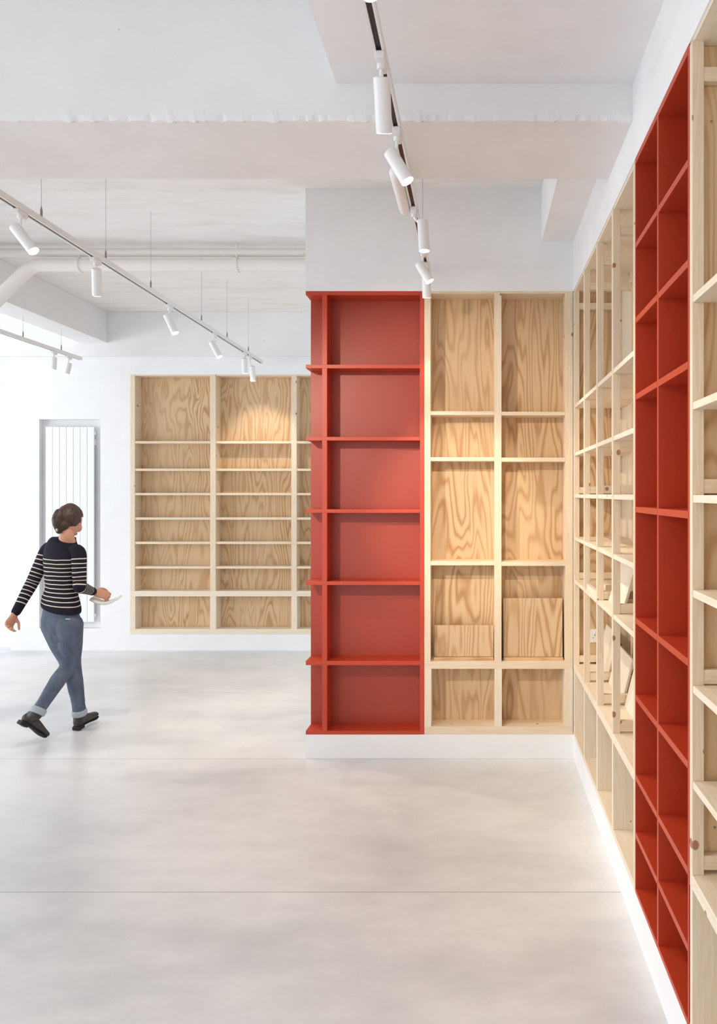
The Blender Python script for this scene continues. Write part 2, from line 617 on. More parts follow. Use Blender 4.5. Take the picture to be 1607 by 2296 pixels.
def side_wall(bm, y0, y1, z0, z1, x0, x1, holes):
    ys = sorted({y0, y1} | {h[0] for h in holes} | {h[1] for h in holes})
    for i in range(len(ys) - 1):
        a, b = ys[i], ys[i + 1]
        segs = [(z0, z1)]
        for h in holes:
            if h[0] <= a and h[1] >= b:
                segs = [(z0, h[2]), (h[3], z1)]
        for (c, d) in segs:
            if d > c:
                bm_box(bm, ((x0 + x1) / 2, (a + b) / 2, (c + d) / 2), (x1 - x0, b - a, d - c))


side_wall(bm, -4.0, 8.3, 0, SLAB, -11.1, -10.9, [(-0.5, 3.3, 0.35, 2.75), (4.2, 7.8, 0.35, 2.75)])
o = finish('wall_left', bm, WALL); o['kind'] = 'structure'
bm = bmesh.new()
wall_with_holes(bm, -11.1, 1.2, 0, SLAB, -4.2, -4.0, [(-6.3, 0.4, 0.25, 2.55)])
o = finish('wall_back', bm, WALL); o['kind'] = 'structure'
for i, (a, b) in enumerate(((-0.5, 3.3), (4.2, 7.8))):
    bm = bmesh.new()
    for k in range(4):
        y = a + 0.025 + (b - a - 0.05) * k / 3
        bm_box(bm, (-11.0, y, 1.55), (0.06, 0.05, 2.4))
    for z in (0.375, 2.725):
        bm_box(bm, (-11.0, (a + b) / 2, z), (0.06, b - a, 0.05))
    o = finish('window_%d' % (i + 1), bm, M['window_frame']); o['kind'] = 'structure'
bm = bmesh.new()
for k in range(5):
    x = -6.275 + 6.65 * k / 4
    bm_box(bm, (x, -4.1, 1.40), (0.05, 0.06, 2.3))
for z in (0.275, 2.525):
    bm_box(bm, (-2.95, -4.1, z), (6.7, 0.06, 0.05))
o = finish('window_3', bm, M['window_frame']); o['kind'] = 'structure'

# ------------------------------------------------------------------ shelf units
Z = lambda h: EYE + h
PINE, PALE, PLY = 'pine_', 'pale_pine_', 'plywood_'

# --- red unit ending the short wall
BD = 0.150
u = empty('red_bookcase', (-0.75, Y1, PL), 'red bookcase ending the short wall ahead, its shelves jutting past the left upright', 'bookcase')
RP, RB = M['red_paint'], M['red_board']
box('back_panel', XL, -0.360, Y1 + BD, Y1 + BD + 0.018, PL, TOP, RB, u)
box('side_panel', -1.036, -1.003, Y1, Y1 + BD, PL + 0.02, TOP - 0.02, RP, u)
box('side_panel', -0.389, -0.360, Y1 - 0.001, Y1 + BD, PL, TOP, RP, u)
for h in (0.842, 0.364, -0.115, -0.592, -1.120):
    t = 0.012 if h > -1.1 else 0.014
    box('shelf', XL + 0.002, -0.389, Y1 - 0.002, Y1 + BD, Z(h) - t, Z(h) + t, RP, u)
box('top_board', XL + 0.002, -0.389, Y1 - 0.002, Y1 + BD, TOP - 0.025, TOP, RP, u)
box('bottom_board', XL + 0.002, -0.389, Y1 - 0.002, Y1 + BD, PL, PL + 0.024, RP, u)

# --- pine unit on the short wall
u = empty('pine_bookcase', (0.13, Y1, PL), 'two bay knotty pine bookcase with plywood back beside the red one on the short wall', 'bookcase')
zl0, zl1 = Z(-1.159), Z(-1.111)
zb1 = Z(-1.541)
yh = [Y1 + 0.022, Y1 + BD - 0.020]
za = zl1 + 0.06
box('upright', -0.360, -0.319, Y1, Y1 + BD, zl1, TOP, M[PINE + 'z'], u, holes=(-0.319, yh[1:], za, TOP - 0.03, 0.0333))
box('upright', 0.103, 0.1505, Y1, Y1 + BD, zl1, TOP - 0.004, M[PINE + 'z'], u)
box('upright', 0.5725, 0.6236, Y1, Y1 + BD, zl1, TOP, M[PINE + 'z'], u, holes=(0.5725, yh[:1], za, TOP - 0.03, 0.0333))
box('ledge', -0.360, 0.6236, Y1, Y1 + BD, zl0, zl1, M[PINE + 'x'], u)
box('bottom_rail', -0.360, 0.6236, Y1, Y1 + BD, PL, zb1, M[PINE + 'x'], u)
for a, b in ((-0.360, -0.314), (0.105, 0.1530), (0.568, 0.6236)):
    box('divider', a, b, Y1 + 0.0005, Y1 + BD, zb1, zl0, M[PALE + 'z'], u)
box('top_board', -0.319, 0.5725, Y1 + 0.004, Y1 + BD, TOP - 0.014, TOP, M[PINE + 'x'], u)
box('back_panel', -0.319, 0.128, Y1 + BD, Y1 + BD + 0.018, zl1, TOP, M[PLY + 'z'], u)
box('back_panel', 0.128, 0.5725, Y1 + BD, Y1 + BD + 0.018, zl1, TOP, M[PLY + 'z'], u)
box('back_panel', -0.319, 0.128, Y1 + BD, Y1 + BD + 0.018, PL, zl0, M[PLY + 'z'], u)
box('back_panel', 0.128, 0.5725, Y1 + BD, Y1 + BD + 0.018, PL, zl0, M[PLY + 'z'], u)
for h0, h1 in ((0.521, 0.546), (0.216, 0.242), (-0.474, -0.446)):
    box('shelf', -0.3185, 0.1028, Y1 + 0.001, Y1 + BD, Z(h0), Z(h1), M[PINE + 'x'], u)
    box('shelf', 0.1507, 0.5722, Y1 + 0.001, Y1 + BD, Z(h0) - (0.002 if h0 > 0.3 else 0.004), Z(h1) - 0.003, M[PINE + 'x'], u)

# loose boards standing on the ledge of that unit
def loose(name, x0, x1, y0, y1, z0, z1, mat, label, cat, rot=None, group=None):
    o = box(name, x0, x1, y0, y1, z0, z1, mat, None)
    if rot: o.rotation_euler = rot
    tag(o, label, cat, group)
    return o


loose('plywood_strip', -0.300, 0.098, Y1 + 0.035, Y1 + 0.12, zl1 + 0.0005, zl1 + 0.0185, M[PLY + 'x'],
      'narrow plywood offcut lying flat under the low leaning board, left bay of the pine bookcase', 'offcut')
loose('plywood_strip', 0.165, 0.562, Y1 + 0.035, Y1 + 0.12, zl1 + 0.0005, zl1 + 0.0185, M[PLY + 'x'],
      'narrow plywood offcut lying flat under the tall leaning board, right bay of the pine bookcase', 'offcut')
loose('plywood_board', -0.297, 0.098, Y1 + 0.062, Y1 + 0.080, zl1 + 0.020, zl1 + 0.228, M[PLY + 'z'],
      'low wide plywood board standing in the left bay of the pine bookcase', 'board', rot=(-0.045, 0, 0))
loose('plywood_board', 0.165, 0.560, Y1 + 0.058, Y1 + 0.076, zl1 + 0.020, zl1 + 0.410, M[PLY + 'z'],
      'tall square plywood board standing in the right bay of the pine bookcase', 'board', rot=(-0.04, 0, 0))

# --- far wall unit
u = empty('pine_bookcase', (-2.5, Y2, SZ0), 'wide pine bookcase recessed in the far white wall, many evenly spaced shelves', 'bookcase')
ups = [(-3.888, -3.841), (-3.001, -2.938), (-2.094, -2.034), (-1.19, -1.13)]
fl0, fl1 = Z(-1.147), Z(-1.087)
fb1 = Z(-1.512)
FD = 0.155
for i, (a, b) in enumerate(ups):
    box('upright', a, b, Y2 - 0.002, Y2 + FD - 0.002, fl1, SZ1, M[PINE + 'z'], u,
        holes=(b, [Y2 + 0.03, Y2 + 0.12], fl1 + 0.06, SZ1 - 0.05, 0.042) if i < 3 else None)
    box('divider', a, b + 0.004, Y2 - 0.0015, Y2 + FD - 0.002, fb1, fl0, M[PALE + 'z'], u)
box('ledge', -3.888, -1.13, Y2 - 0.002, Y2 + FD - 0.002, fl0, fl1, M[PALE + 'x'], u)
box('bottom_rail', -3.888, -1.13, Y2 - 0.002, Y2 + FD - 0.002, SZ0, fb1, M[PALE + 'x'], u)
box('top_board', -3.888, -1.13, Y2 + 0.002, Y2 + FD - 0.002, SZ1 - 0.014, SZ1, M[PINE + 'x'], u)
for i in range(3):
    a, b = ups[i][1], ups[i + 1][0]
    box('back_panel', a - 0.02, b + 0.02, Y2 + FD, Y2 + FD + 0.018, fl1, SZ1 - 0.014, M[PLY + 'z'], u)
    box('back_panel', a - 0.02, b + 0.02, Y2 + FD, Y2 + FD + 0.018, fb1, fl0, M[PLY + 'z'], u)
    for h in (0.575, 0.268, -0.004, -0.278, -0.550, -0.825):
        box('shelf', a + 0.001, b - 0.001, Y2 + 0.001, Y2 + FD - 0.002, Z(h) - 0.013, Z(h) + 0.013, M[PINE + 'x'], u)

# --- deep units in the right wall
XB = 0.940
SD = 0.0335           # depth of a front stud
RT = 0.042            # rail height
ledge0, ledge1 = Z(-1.160), Z(-1.117)
rb1 = PL + 0.026
ladders = [4.738, 4.278, 3.815, 3.374]      # far faces of the studs
near_y = 2.870


def deep_unit(label, y_near, y_far, studs, rows, pale=True, seam_stud=True):
    u = empty('pine_bookcase', (XR, (y_near + y_far) / 2, PL), label, 'bookcase')
    pz, py, px = M[PINE + 'z'], M[PALE + 'y'], M[PINE + 'x']
    box('ledge', XR, XB, y_near, y_far, ledge0, ledge1, M[PALE + 'y'], u)
    box('bottom_board', XR, XB, y_near, y_far, PL, rb1, M[PALE + 'y'], u)
    box('top_board', XR + 0.006, XB, y_near, y_far, TOP - 0.012, TOP, M[PALE + 'y'], u)
    box('back_panel', XB, XB + 0.018, y_near, y_far, PL, TOP, M[PALE + 'z'], u)
    for (s0, s1) in studs:
        box('upright', XR - 0.0005, XR + SD, s0, s1, ledge1, TOP - 0.012, pz, u)
        box('upright', XB - SD, XB, s0, s1, ledge1, TOP - 0.012, pz, u)
        box('divider', XR + 0.0005, XB, s0 + 0.004, s1 - 0.002, rb1, ledge0, M[PALE + 'z'], u)
        for z0 in (Z(1.209), Z(0.001), Z(-0.558), ledge1 + 0.014):
            box('rail', XR + SD, XB - SD, s0 + 0.002, s1 - 0.002, z0, z0 + RT, px, u)
    edges = sorted(studs)
    for i in range(len(edges) - 1):
        a, b = edges[i][1] + 0.001, edges[i + 1][0] - 0.001
        for h in rows:
            # notched round the studs: runs from stud to stud
            box('shelf', XR + 0.001, XB - 0.001, a, b, Z(h) - 0.011, Z(h) + 0.011, M[PALE + 'y'], u)
    return u


rows = (0.570, 0.257, -0.015, -0.292, -0.572)
studs = [(4.692, 4.732), (4.242, 4.278), (3.779, 3.815), (3.338, 3.374), (2.872, 2.902)]
u_far = deep_unit('deep pine bookcase in the right wall between the corner and the tall red bookcase', 2.872, 4.732, studs, rows)
box('end_panel', XR + SD, XB, 4.7325, 4.741, PL, TOP, M[PLY + 'z'], u_far, bevel=0)
studs_n = [(2.098, 2.126), (1.630, 1.666), (1.160, 1.196)]
u_near = deep_unit('nearest pine bookcase in the right wall, cut off by the photo edge', 1.160, 2.126, studs_n, rows + (-0.852,))
box('end_panel', XR + SD, XB, 2.1265, 2.134, PL, TOP - 0.012, M[PLY + 'z'], u_near, bevel=0)
# small round screw heads on that ply panel
bm = bmesh.new()
for (x, z) in ((0.69, Z(1.105)), (0.70, Z(-0.99)), (0.90, Z(1.10)), (0.90, Z(-0.99))):
    bm_cyl(bm, (x - 0.8, 2.1265 - 2.13, z - 1.6), (x - 0.8, 2.1245 - 2.13, z - 1.6), 0.0035, 10)
finish('screw', bm, M['cable_grey'], u_near, (0.8, 2.13, 1.6))

# --- deep red unit
u = empty('red_bookcase', (XR, 2.50, PL), 'tall deep red bookcase in the right wall between two pine bookcases', 'bookcase')
ry0, ry1 = 2.1345, 2.871
for (a, b) in ((ry0, ry0 + 0.012), (2.498, 2.516), (ry1 - 0.012, ry1)):
    o = box('side_panel' if a != 2.498 else 'divider', XR, XB, a, b, PL, TOP, RP, u)
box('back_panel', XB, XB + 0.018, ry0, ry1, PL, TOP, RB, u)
for i in range(2):
    a, b = ((ry0 + 0.012, 2.498), (2.516, ry1 - 0.012))[i]
    for h in (0.990, 0.690, 0.385, -0.063, -0.505, -0.812, -1.130, -1.360):
        box('shelf', XR - 0.0005, XB, a, b, Z(h) - 0.0115, Z(h) + 0.0115, RP, u)
    box('top_board', XR - 0.0005, XB, a, b, TOP - 0.024, TOP, RP, u)
    box('bottom_board', XR - 0.0005, XB, a, b, PL, PL + 0.018, RP, u)

# --- loose boards leaning in the deep pine unit
def leaning(xb, y0, y1, zb, hgt, lean, label, dy=0.0, t=0.012, mat=None):
    bm = bmesh.new()
    bm_box(bm, (t / 2, 0, hgt / 2), (t, y1 - y0, hgt), 0.001)
    o = finish('plywood_board', bm, mat or M[PALE + 'z'], None, (xb, (y0 + y1) / 2, zb))
    o.rotation_euler = (dy, lean, 0)
    tag(o, label, 'board')
    return o


leaning(0.680, 3.40, 3.76, Z(-0.560), 0.235, math.radians(16), 'tall pale board leaning on the fifth shelf down, in the deep pine bookcase')
leaning(0.765, 3.40, 3.765, ledge1 + 0.0005, 0.30, math.radians(14), 'pale board leaning on the ledge of the deep pine bookcase, nearest the tall red one')
leaning(0.765, 3.83, 4.23, ledge1 + 0.0005, 0.235, math.radians(14), 'pale board leaning on the deep pine bookcase ledge, middle one of three')
leaning(0.765, 4.29, 4.67, ledge1 + 0.0005, 0.275, math.radians(14), 'pale board leaning on the ledge in front of the white socket, deep pine bookcase')
loose('pine_strip', 0.636, 0.656, 3.84, 4.215, Z(-0.561) + 0.0005, Z(-0.561) + 0.032, M[PALE + 'y'],
      'long pale offcut strip lying along a shelf front in the deep pine bookcase', 'offcut')
loose('pine_block', 0.70, 0.745, 4.06, 4.12, Z(-0.561) + 0.0005, Z(-0.561) + 0.045, M[PALE + 'z'],
      'small pale pine block on the fifth shelf down behind the offcut strip, deep pine bookcase', 'offcut', rot=(0, 0, 0.5))

# --- double socket on the plywood end
s = empty('wall_socket', (0.803, 4.7325, Z(-0.937)), 'white double wall socket on plywood inside the deep pine bookcase', 'socket')
box('face_plate', 0.729, 0.876, 4.7225, 4.7325, Z(-0.981), Z(-0.893), M['white_plastic'], s, bevel=0.003)
for cx in (0.765, 0.840):
    bm = bmesh.new()
    for (dx, dz, w, h) in ((0, 0.004, 0.004, 0.008), (-0.011, -0.012, 0.007, 0.004), (0.011, -0.012, 0.007, 0.004)):
        bm_box(bm, (dx, 0, dz), (w, 0.001, h))
    finish('pin_holes', bm, M['socket_hole'], s, (cx, 4.722, Z(-0.937)))
    box('switch', cx - 0.006, cx + 0.006, 4.719, 4.7225, Z(-0.920), Z(-0.905), M['white_plastic'], s, bevel=0.001)

# ------------------------------------------------------------------ radiator in the niche
r = empty('radiator', (-4.587, Y2 + 0.06, RZ0), 'tall white vertical panel radiator in the niche of the far wall', 'radiator')
rx0, rx1, rz0, rz1 = -4.842, -4.300, Z(-1.435), Z(0.748)
nb = 7
w = (rx1 - rx0) / nb
for i in range(nb):
    box('panel', rx0 + i * w + 0.0018, rx0 + (i + 1) * w - 0.0018, Y2 + 0.004, Y2 + 0.020, rz0, rz1, M['white_enamel'], r, bevel=0.004)
box('header_tube', rx0, rx1, Y2 + 0.020, Y2 + 0.050, rz0 + 0.05, rz0 + 0.09, M['white_enamel'], r, bevel=0.006)
box('header_tube', rx0, rx1, Y2 + 0.020, Y2 + 0.050, rz1 - 0.09, rz1 - 0.05, M['white_enamel'], r, bevel=0.006)
for x in (rx0 + 0.03, rx1 - 0.03):
    box('wall_bracket', x - 0.012, x + 0.012, Y2 + 0.020, Y2 + 0.075, rz1 - 0.2, rz1 - 0.14, M['white_enamel'], r)
    bm = bmesh.new(); bm_cyl(bm, (0, 0, 0), (0, 0, -0.045), 0.009, 14)
    finish('valve', bm, M['white_enamel'], r, (x, Y2 + 0.035, rz0 + 0.052))

# ------------------------------------------------------------------ pipes under the slab
bm = bmesh.new()
tube(bm, [(-6.0, 0, 0), (-3.0, 0, 0), (-1.2, 0, 0), (0.5, 0, 0)], [0.034] * 4, n=18, ref=(0, 0, 1), sub=2)
o = finish('ceiling_pipe', bm, M['pipe_paint'], None, (0, 5.80, Z(1.950)), True)
tag(o, 'slim white pipe running straight across under the ceiling above the thick pipe', 'pipe')
p = empty('drain_pipe', (-2.5, 5.78, Z(1.845)), 'thick white pipe under the ceiling with an elbow bending down at far left', 'pipe')
bm = bmesh.new()
tube(bm, [(0.4, 0, 0), (-1.2, 0, 0), (-3.2, 0, 0), (-3.52, 0, 0), (-3.60, 0, -0.02), (-3.68, 0, -0.08), (-3.92, 0, -0.32), (-4.25, 0, -0.65), (-4.9, 0, -1.30)], [0.052] * 9, n=20, ref=(0, 1, 0), sub=3)
finish('pipe', bm, M['pipe_paint'], p, (0, 5.78, Z(1.845)), True)
for x in (-3.22, -1.95):
    bm = bmesh.new()
    bm_cyl(bm, (-0.014, 0, 0), (0.014, 0, 0), 0.060, 24)
    bm_cyl(bm, (0, 0, 0.055), (0, 0, 0.172), 0.007, 10)
    finish('pipe_clamp', bm, M['pipe_paint'], p, (x, 5.78, Z(1.845)))

# ------------------------------------------------------------------ lighting tracks and spots
TH = 1.435
TZ = Z(TH)            # underside of each track


def track(label, x_a, y_a, x_b, y_b, wires, ztop):
    u = empty('lighting_track', ((x_a + x_b) / 2, (y_a + y_b) / 2, TZ), label, 'lighting track')
    a, b = Vector((x_a, y_a, 0)), Vector((x_b, y_b, 0))
    L = (b - a).length
    ang = math.atan2(b.x - a.x, b.y - a.y)
    bm = bmesh.new()
    for s in (-1, 1):
        bm_box(bm, (s * 0.0135, 0, 0.017), (0.009, L, 0.034), 0.001)
    bm_box(bm, (0, 0, 0.030), (0.018, L, 0.008))
    for s in (-1, 1):
        bm_box(bm, (0, s * (L / 2 + 0.004), 0.017), (0.037, 0.008, 0.035), 0.002)
    c = (a + b) / 2
    o = finish('track_body', bm, M['white_metal'], u, (c.x, c.y, TZ)); o.rotation_euler.z = -ang
    bm = bmesh.new(); bm_box(bm, (0, 0, 0.0165), (0.0178, L, 0.019))
    o = finish('conductor_channel', bm, M['track_groove'], u, (c.x, c.y, TZ)); o.rotation_euler.z = -ang
    for y, zt in wires:
        t = (y - y_a) / (y_b - y_a)
        x = x_a + (x_b - x_a) * t
        bm = bmesh.new()
        bm_cyl(bm, (0, 0, 0.036), (0, 0, zt - TZ), 0.0010, 8)
        ob = finish('hanging_wire', bm, M['cable_grey'], u, (x, y, TZ))
        bm = bmesh.new()
        bm_cyl(bm, (0, 0, 0.033), (0, 0, 0.075), 0.006, 12)
        bm_cyl(bm, (0, 0, 0.075), (0, 0, 0.095), 0.006, 12, 0.002)
        c2 = finish('wire_gripper', bm, M['cable_grey'], u, (x, y, TZ))
    return u


track('white lighting track hanging overhead, running straight at the pine and red bookcases', -0.318, 0.6, -0.330, 4.66, [(1.4, BOXZ), (4.20, SLAB)], SLAB)
track('long white lighting track on the left hung by thin wires, running towards the far bookcase', -2.28, 0.6, -2.394, 7.90,
      [(2.6, SLAB), (3.82, SLAB), (4.50, SLAB), (5.14, SLAB), (6.12, SLAB), (6.77, SLAB), (7.43, SLAB)], SLAB)
track('short looking white lighting track at far left holding two small spotlights', -4.27, 3.6, -4.28, 7.70, [(4.4, Z(1.672)), (6.73, Z(1.672)), (7.35, Z(1.672))], SLAB)


def spot(x, y, d, label, drop=0.075, side=0.0, L=0.150, R=0.0275, power=9, aim=None, cone=34, light=True, piv=0.30):
    """drop: pivot below track; side: pivot offset in x; d: direction the lamp points"""
    u = empty('track_spotlight', (x, y, TZ), label, 'spotlight', None)
    base = Vector((x, y, TZ))
    WM = M['white_metal']
    bm = bmesh.new()
    bm_box(bm, (0, 0, -0.012), (0.030, 0.085, 0.024), 0.003)
    bm_box(bm, (0, 0.018, -0.028), (0.026, 0.034, 0.012), 0.003)
    bm_box(bm, (0, 0, 0.006), (0.014, 0.06, 0.014), 0.001)
    finish('adapter', bm, WM, u, base)
    d = Vector(d).normalized()
    pv = base + Vector((side, 0, -drop))
    bm = bmesh.new()
    bm_cyl(bm, (0, 0, -0.024), (0, 0, -0.040), 0.014, 18)
    e = pv - base
    bm_cyl(bm, (0, 0, -0.036), (e.x * 0.2, 0, e.z * 0.6), 0.006, 12)
    bm_cyl(bm, (e.x * 0.2, 0, e.z * 0.6), tuple(e), 0.007, 12)
    finish('joint', bm, WM, u, base)
    q = d.to_track_quat('Z', 'Y').to_matrix().to_4x4()
    bm = bmesh.new()
    n = 36
    prof = [(0.0, -piv * L), (R - 0.003, -piv * L), (R, -piv * L + 0.003), (R, (1 - piv) * L), (R - 0.002, (1 - piv) * L + 0.0005), (R - 0.003, (1 - piv) * L - 0.006), (0.0, (1 - piv) * L - 0.006)]
    rings = []
    for (rr, zz) in prof:
        if rr == 0: rings.append([bm.verts.new((0, 0, zz))])
        else: rings.append([bm.verts.new((rr * math.cos(2 * math.pi * k / n), rr * math.sin(2 * math.pi * k / n), zz)) for k in range(n)])
    for i in range(len(rings) - 1):
        A, B = rings[i], rings[i + 1]
        for k in range(n):
            k2 = (k + 1) % n
            if len(A) == 1: bm.faces.new((A[0], B[k2], B[k]))
            elif len(B) == 1: bm.faces.new((A[k], A[k2], B[0]))
            else: bm.faces.new((A[k], A[k2], B[k2], B[k]))
    bmesh.ops.transform(bm, matrix=q, verts=bm.verts)
    ho = finish('housing', bm, WM, u, pv, True)
    for pgn in ho.data.polygons:
        pgn.use_smooth = True
    md = ho.modifiers.new('edges', 'EDGE_SPLIT'); md.split_angle = math.radians(40)
    bm = bmesh.new()
    bm_cyl(bm, d * ((1 - piv) * L - 0.005), d * ((1 - piv) * L + 0.0012), R - 0.0022, 32)
    finish('lens', bm, M['lamp_lens'], u, pv)
    if light and power > 0:
        ld = bpy.data.lights.new('spot_light', 'SPOT')
        ld.energy = power
        ld.color = (1.0, 0.86, 0.68)
        ld.spot_size = math.radians(cone)
        ld.spot_blend = 0.7
        ld.shadow_soft_size = 0.02
        lo = bpy.data.objects.new('spot_light', ld)
        COL.objects.link(lo)
        lo.parent = u
        lp = pv + d * ((1 - piv) * L + 0.012)
        lo.location = lp - base
        aimv = (Vector(aim) - lp) if aim else d
        lo.rotation_euler = aimv.to_track_quat('-Z', 'Y').to_euler()
    return u


# overhead track
spot(-0.320, 1.78, (0.40, -0.05, -0.92), 'spotlight at the very top edge of the photo, only its glowing lens showing', drop=0.10, side=0.015, power=12, cone=70)
spot(-0.321, 2.36, (-0.01, 0.50, -0.86), 'large white spotlight overhead tilted away, nearest full one on the overhead track', drop=0.085, side=0.002, L=0.165, aim=(-0.15, 4.85, 1.62), power=135, cone=29, piv=0.12)
spot(-0.323, 2.84, (0.50, -0.06, -0.86), 'tilted white spotlight with glowing lens, second full one on the overhead track', drop=0.115, side=-0.008, L=0.140, power=22, cone=75)
spot(-0.327, 3.62, (0.06, 0.0, -1.0), 'upright white spotlight with glowing lens beside a thin wire, overhead track', drop=0.085, side=0.045, L=0.155, power=38, cone=82, piv=0.2)
spot(-0.329, 4.22, (0.50, -0.02, -0.86), 'small tilted white spotlight with glowing lens near the short wall, overhead track', drop=0.110, side=-0.004, L=0.125, power=40, cone=64)
spot(-0.330, 4.48, (0.0, 0.30, -0.95), 'white spotlight pointing down the short wall, at the end of the overhead track', drop=0.07, side=0.002, L=0.150, power=10, piv=0.1)
# left track
XT = lambda y: -2.28 + (-2.394 + 2.28) * (y - 0.6) / 7.3
spot(XT(3.64), 3.64, (0.62, -0.05, -0.78), 'nearest white spotlight on the long left track, tilted right with a glowing lens', drop=0.115, side=0.0, L=0.165, power=14, cone=80)
spot(XT(4.38), 4.38, (-0.22, 0.45, -0.88), 'white spotlight hanging straight down on the long left track, lens hidden', drop=0.075, side=0.004, L=0.165, power=50, cone=84, piv=0.1)
spot(XT(5.46), 5.46, (0.42, -0.05, -0.88), 'tilted white spotlight with glowing lens, third along the long left track', drop=0.115, side=0.0, L=0.155, power=48, cone=84)
spot(XT(6.42), 6.42, (0.46, -0.05, -0.86), 'tilted white spotlight with glowing lens, fourth along the long left track', drop=0.115, side=0.0, L=0.155, power=44, cone=84)
spot(XT(7.30), 7.30, (-0.10, 0.35, -0.93), 'small white spotlight near the far end of the long left track, above the far bookcase', drop=0.07, side=0.0, L=0.150, power=24, aim=(-2.45, 8.15, 2.18), cone=66, piv=0.1)
spot(XT(7.47), 7.47, (-0.08, 0.35, -0.93), 'last white spotlight on the long left track, hanging lowest in front of the far bookcase', drop=0.12, side=0.03, L=0.155, power=0, piv=0.1)
# two unseen spots added to the long left track to brighten the shelving
spot(XT(1.55), 1.55, (0.55, 0.70, -0.55), 'unseen white spotlight added on the long left track to brighten the short wall', drop=0.085, L=0.165, aim=(-0.32, 4.85, 1.72), power=215, cone=45, piv=0.12)
spot(XT(0.95), 0.95, (0.75, 0.45, -0.55), 'unseen white spotlight added rearmost on the long left track to brighten the right wall', drop=0.085, L=0.165, aim=(0.63, 2.5, 1.5), power=50, cone=50, piv=0.12)
# far left track
spot(-4.279, 7.22, (-0.02, -0.05, -1.0), 'left of two small glowing spotlights on the far left track', drop=0.10, side=0.0, L=0.130, power=10)
spot(-4.280, 7.48, (-0.10, -0.25, -0.96), 'right of two small glowing spotlights on the far left track', drop=0.11, side=0.0, L=0.125, power=10)

bm = bmesh.new()
tube(bm, [(0, 0, 0), (0, 0.2, 0), (0, 0.42, 0)], [0.029] * 3, n=24, ref=(1, 0, 0), sub=2)
o = finish('gear_tube', bm, M['white_metal'], None, (-0.375, 3.23, TZ + 0.012), True)
tag(o, 'white tube lying along the left side of the overhead track behind the tilted spotlight', 'tube')

# ------------------------------------------------------------------ walking person
PY = 5.15


def at(px, py, dz=0.0):
    y = PY + dz
    return Vector(((px - VX) * y / F, y, EYE - (py - VY) * y / F))


D = Vector((0.47, 0.883, 0)).normalized()      # walking direction
LT = Vector((-0.883, 0.47, 0)).normalized()    # the person's left
UP = Vector((0, 0, 1))
ORG = at(137, 1640, 0); ORG.z = 0.0
person = empty('person', ORG, 'person walking away in navy striped jumper, rolled jeans and dark ankle boots', 'person')


def pfinish(name, bm, mat, parent=None, remesh=None, smooth=True, it=6):
    bmesh.ops.transform(bm, matrix=Matrix.Translation(-ORG), verts=bm.verts)
    o = finish(name, bm, mat, parent or person, ORG, smooth)
    if parent is not None and parent is not person:
        o.location = (0, 0, 0)
    if remesh:
        m = o.modifiers.new('remesh', 'REMESH'); m.mode = 'VOXEL'; m.voxel_size = remesh; m.use_smooth_shade = True
        s = o.modifiers.new('smooth', 'SMOOTH'); s.iterations = it; s.factor = 0.5
    return o


def hand(bm, wrist, fdir, palm_n, thumb_side, curl, r=0.0080, scale=1.0):
    """wrist point, finger direction, palm normal (towards the palm), thumb side vector"""
    f = Vector(fdir).normalized()
    p = Vector(palm_n); p = (p - f * p.dot(f)).normalized()
    s = Vector(thumb_side); s = (s - f * s.dot(f) - p * s.dot(p)).normalized()
    k0 = wrist + f * 0.085 * scale
    tube(bm, [wrist - f * 0.02, wrist + f * 0.02, wrist + f * 0.055 * scale, k0], [(0.025, 0.018), (0.029, 0.016), (0.038, 0.014), (0.037, 0.011)], n=16, ref=s, sub=2)
    for off, ln, c in ((0.028, 0.068, 0.9), (0.0095, 0.076, 1.0), (-0.009, 0.070, 1.05), (-0.027, 0.055, 1.15)):
        a = wrist + f * 0.078 * scale + s * off
        pts = [a]
        ang = 0.15
        cur = a
        for seg, frac in enumerate((0.45, 0.30, 0.25)):
            ang += curl * c * (0.8 if seg == 0 else 1.0)
            dr = f * math.cos(ang) + p * math.sin(ang) + s * off * 1.5
            cur = cur + dr.normalized() * ln * frac * scale
            pts.append(cur)
        tube(bm, pts, [r * 1.08, r * 1.05, r * 0.95, r * 0.82], n=10, ref=s, sub=2)
    a = wrist + f * 0.022 + s * 0.022 + p * 0.004
    tube(bm, [a, a + (f * 0.55 + s * 0.75 + p * 0.3).normalized() * 0.035, a + (f * 0.55 + s * 0.75 + p * 0.3).normalized() * 0.035 + (f * 0.85 + s * 0.2 + p * 0.5).normalized() * 0.03,
              a + (f * 0.55 + s * 0.75 + p * 0.3).normalized() * 0.035 + (f * 0.85 + s * 0.2 + p * 0.5).normalized() * 0.03 + (f * 0.8 + p * 0.7).normalized() * 0.022],
         [r * 1.5, r * 1.25, r * 1.1, r * 0.9], n=10, ref=s, sub=2)


# joints
HC = at(156, 1167, 0.0)
hf = Vector((0.06, 0.99, -0.06)).normalized()         # gaze
hl = UP.cross(hf).normalized()                        # head left
hu = hf.cross(hl).normalized()
hl = -hl if hl.dot(LT) < 0 else hl
shL, elL, wrL = at(107, 1233, 0.075), at(72, 1307, 0.00), at(36, 1372, -0.10)
shR, elR, wrR = at(176, 1240, -0.075), at(179, 1316, -0.09), at(207, 1326, 0.12)
hipL, knL, anL = at(121, 1402, 0.045), at(153, 1490, 0.03), at(87, 1592, -0.15)
hipR, knR, anR = at(155, 1402, -0.045), at(162, 1490, 0.07), at(178, 1610, 0.15)
NECK = at(151, 1212, 0.0)


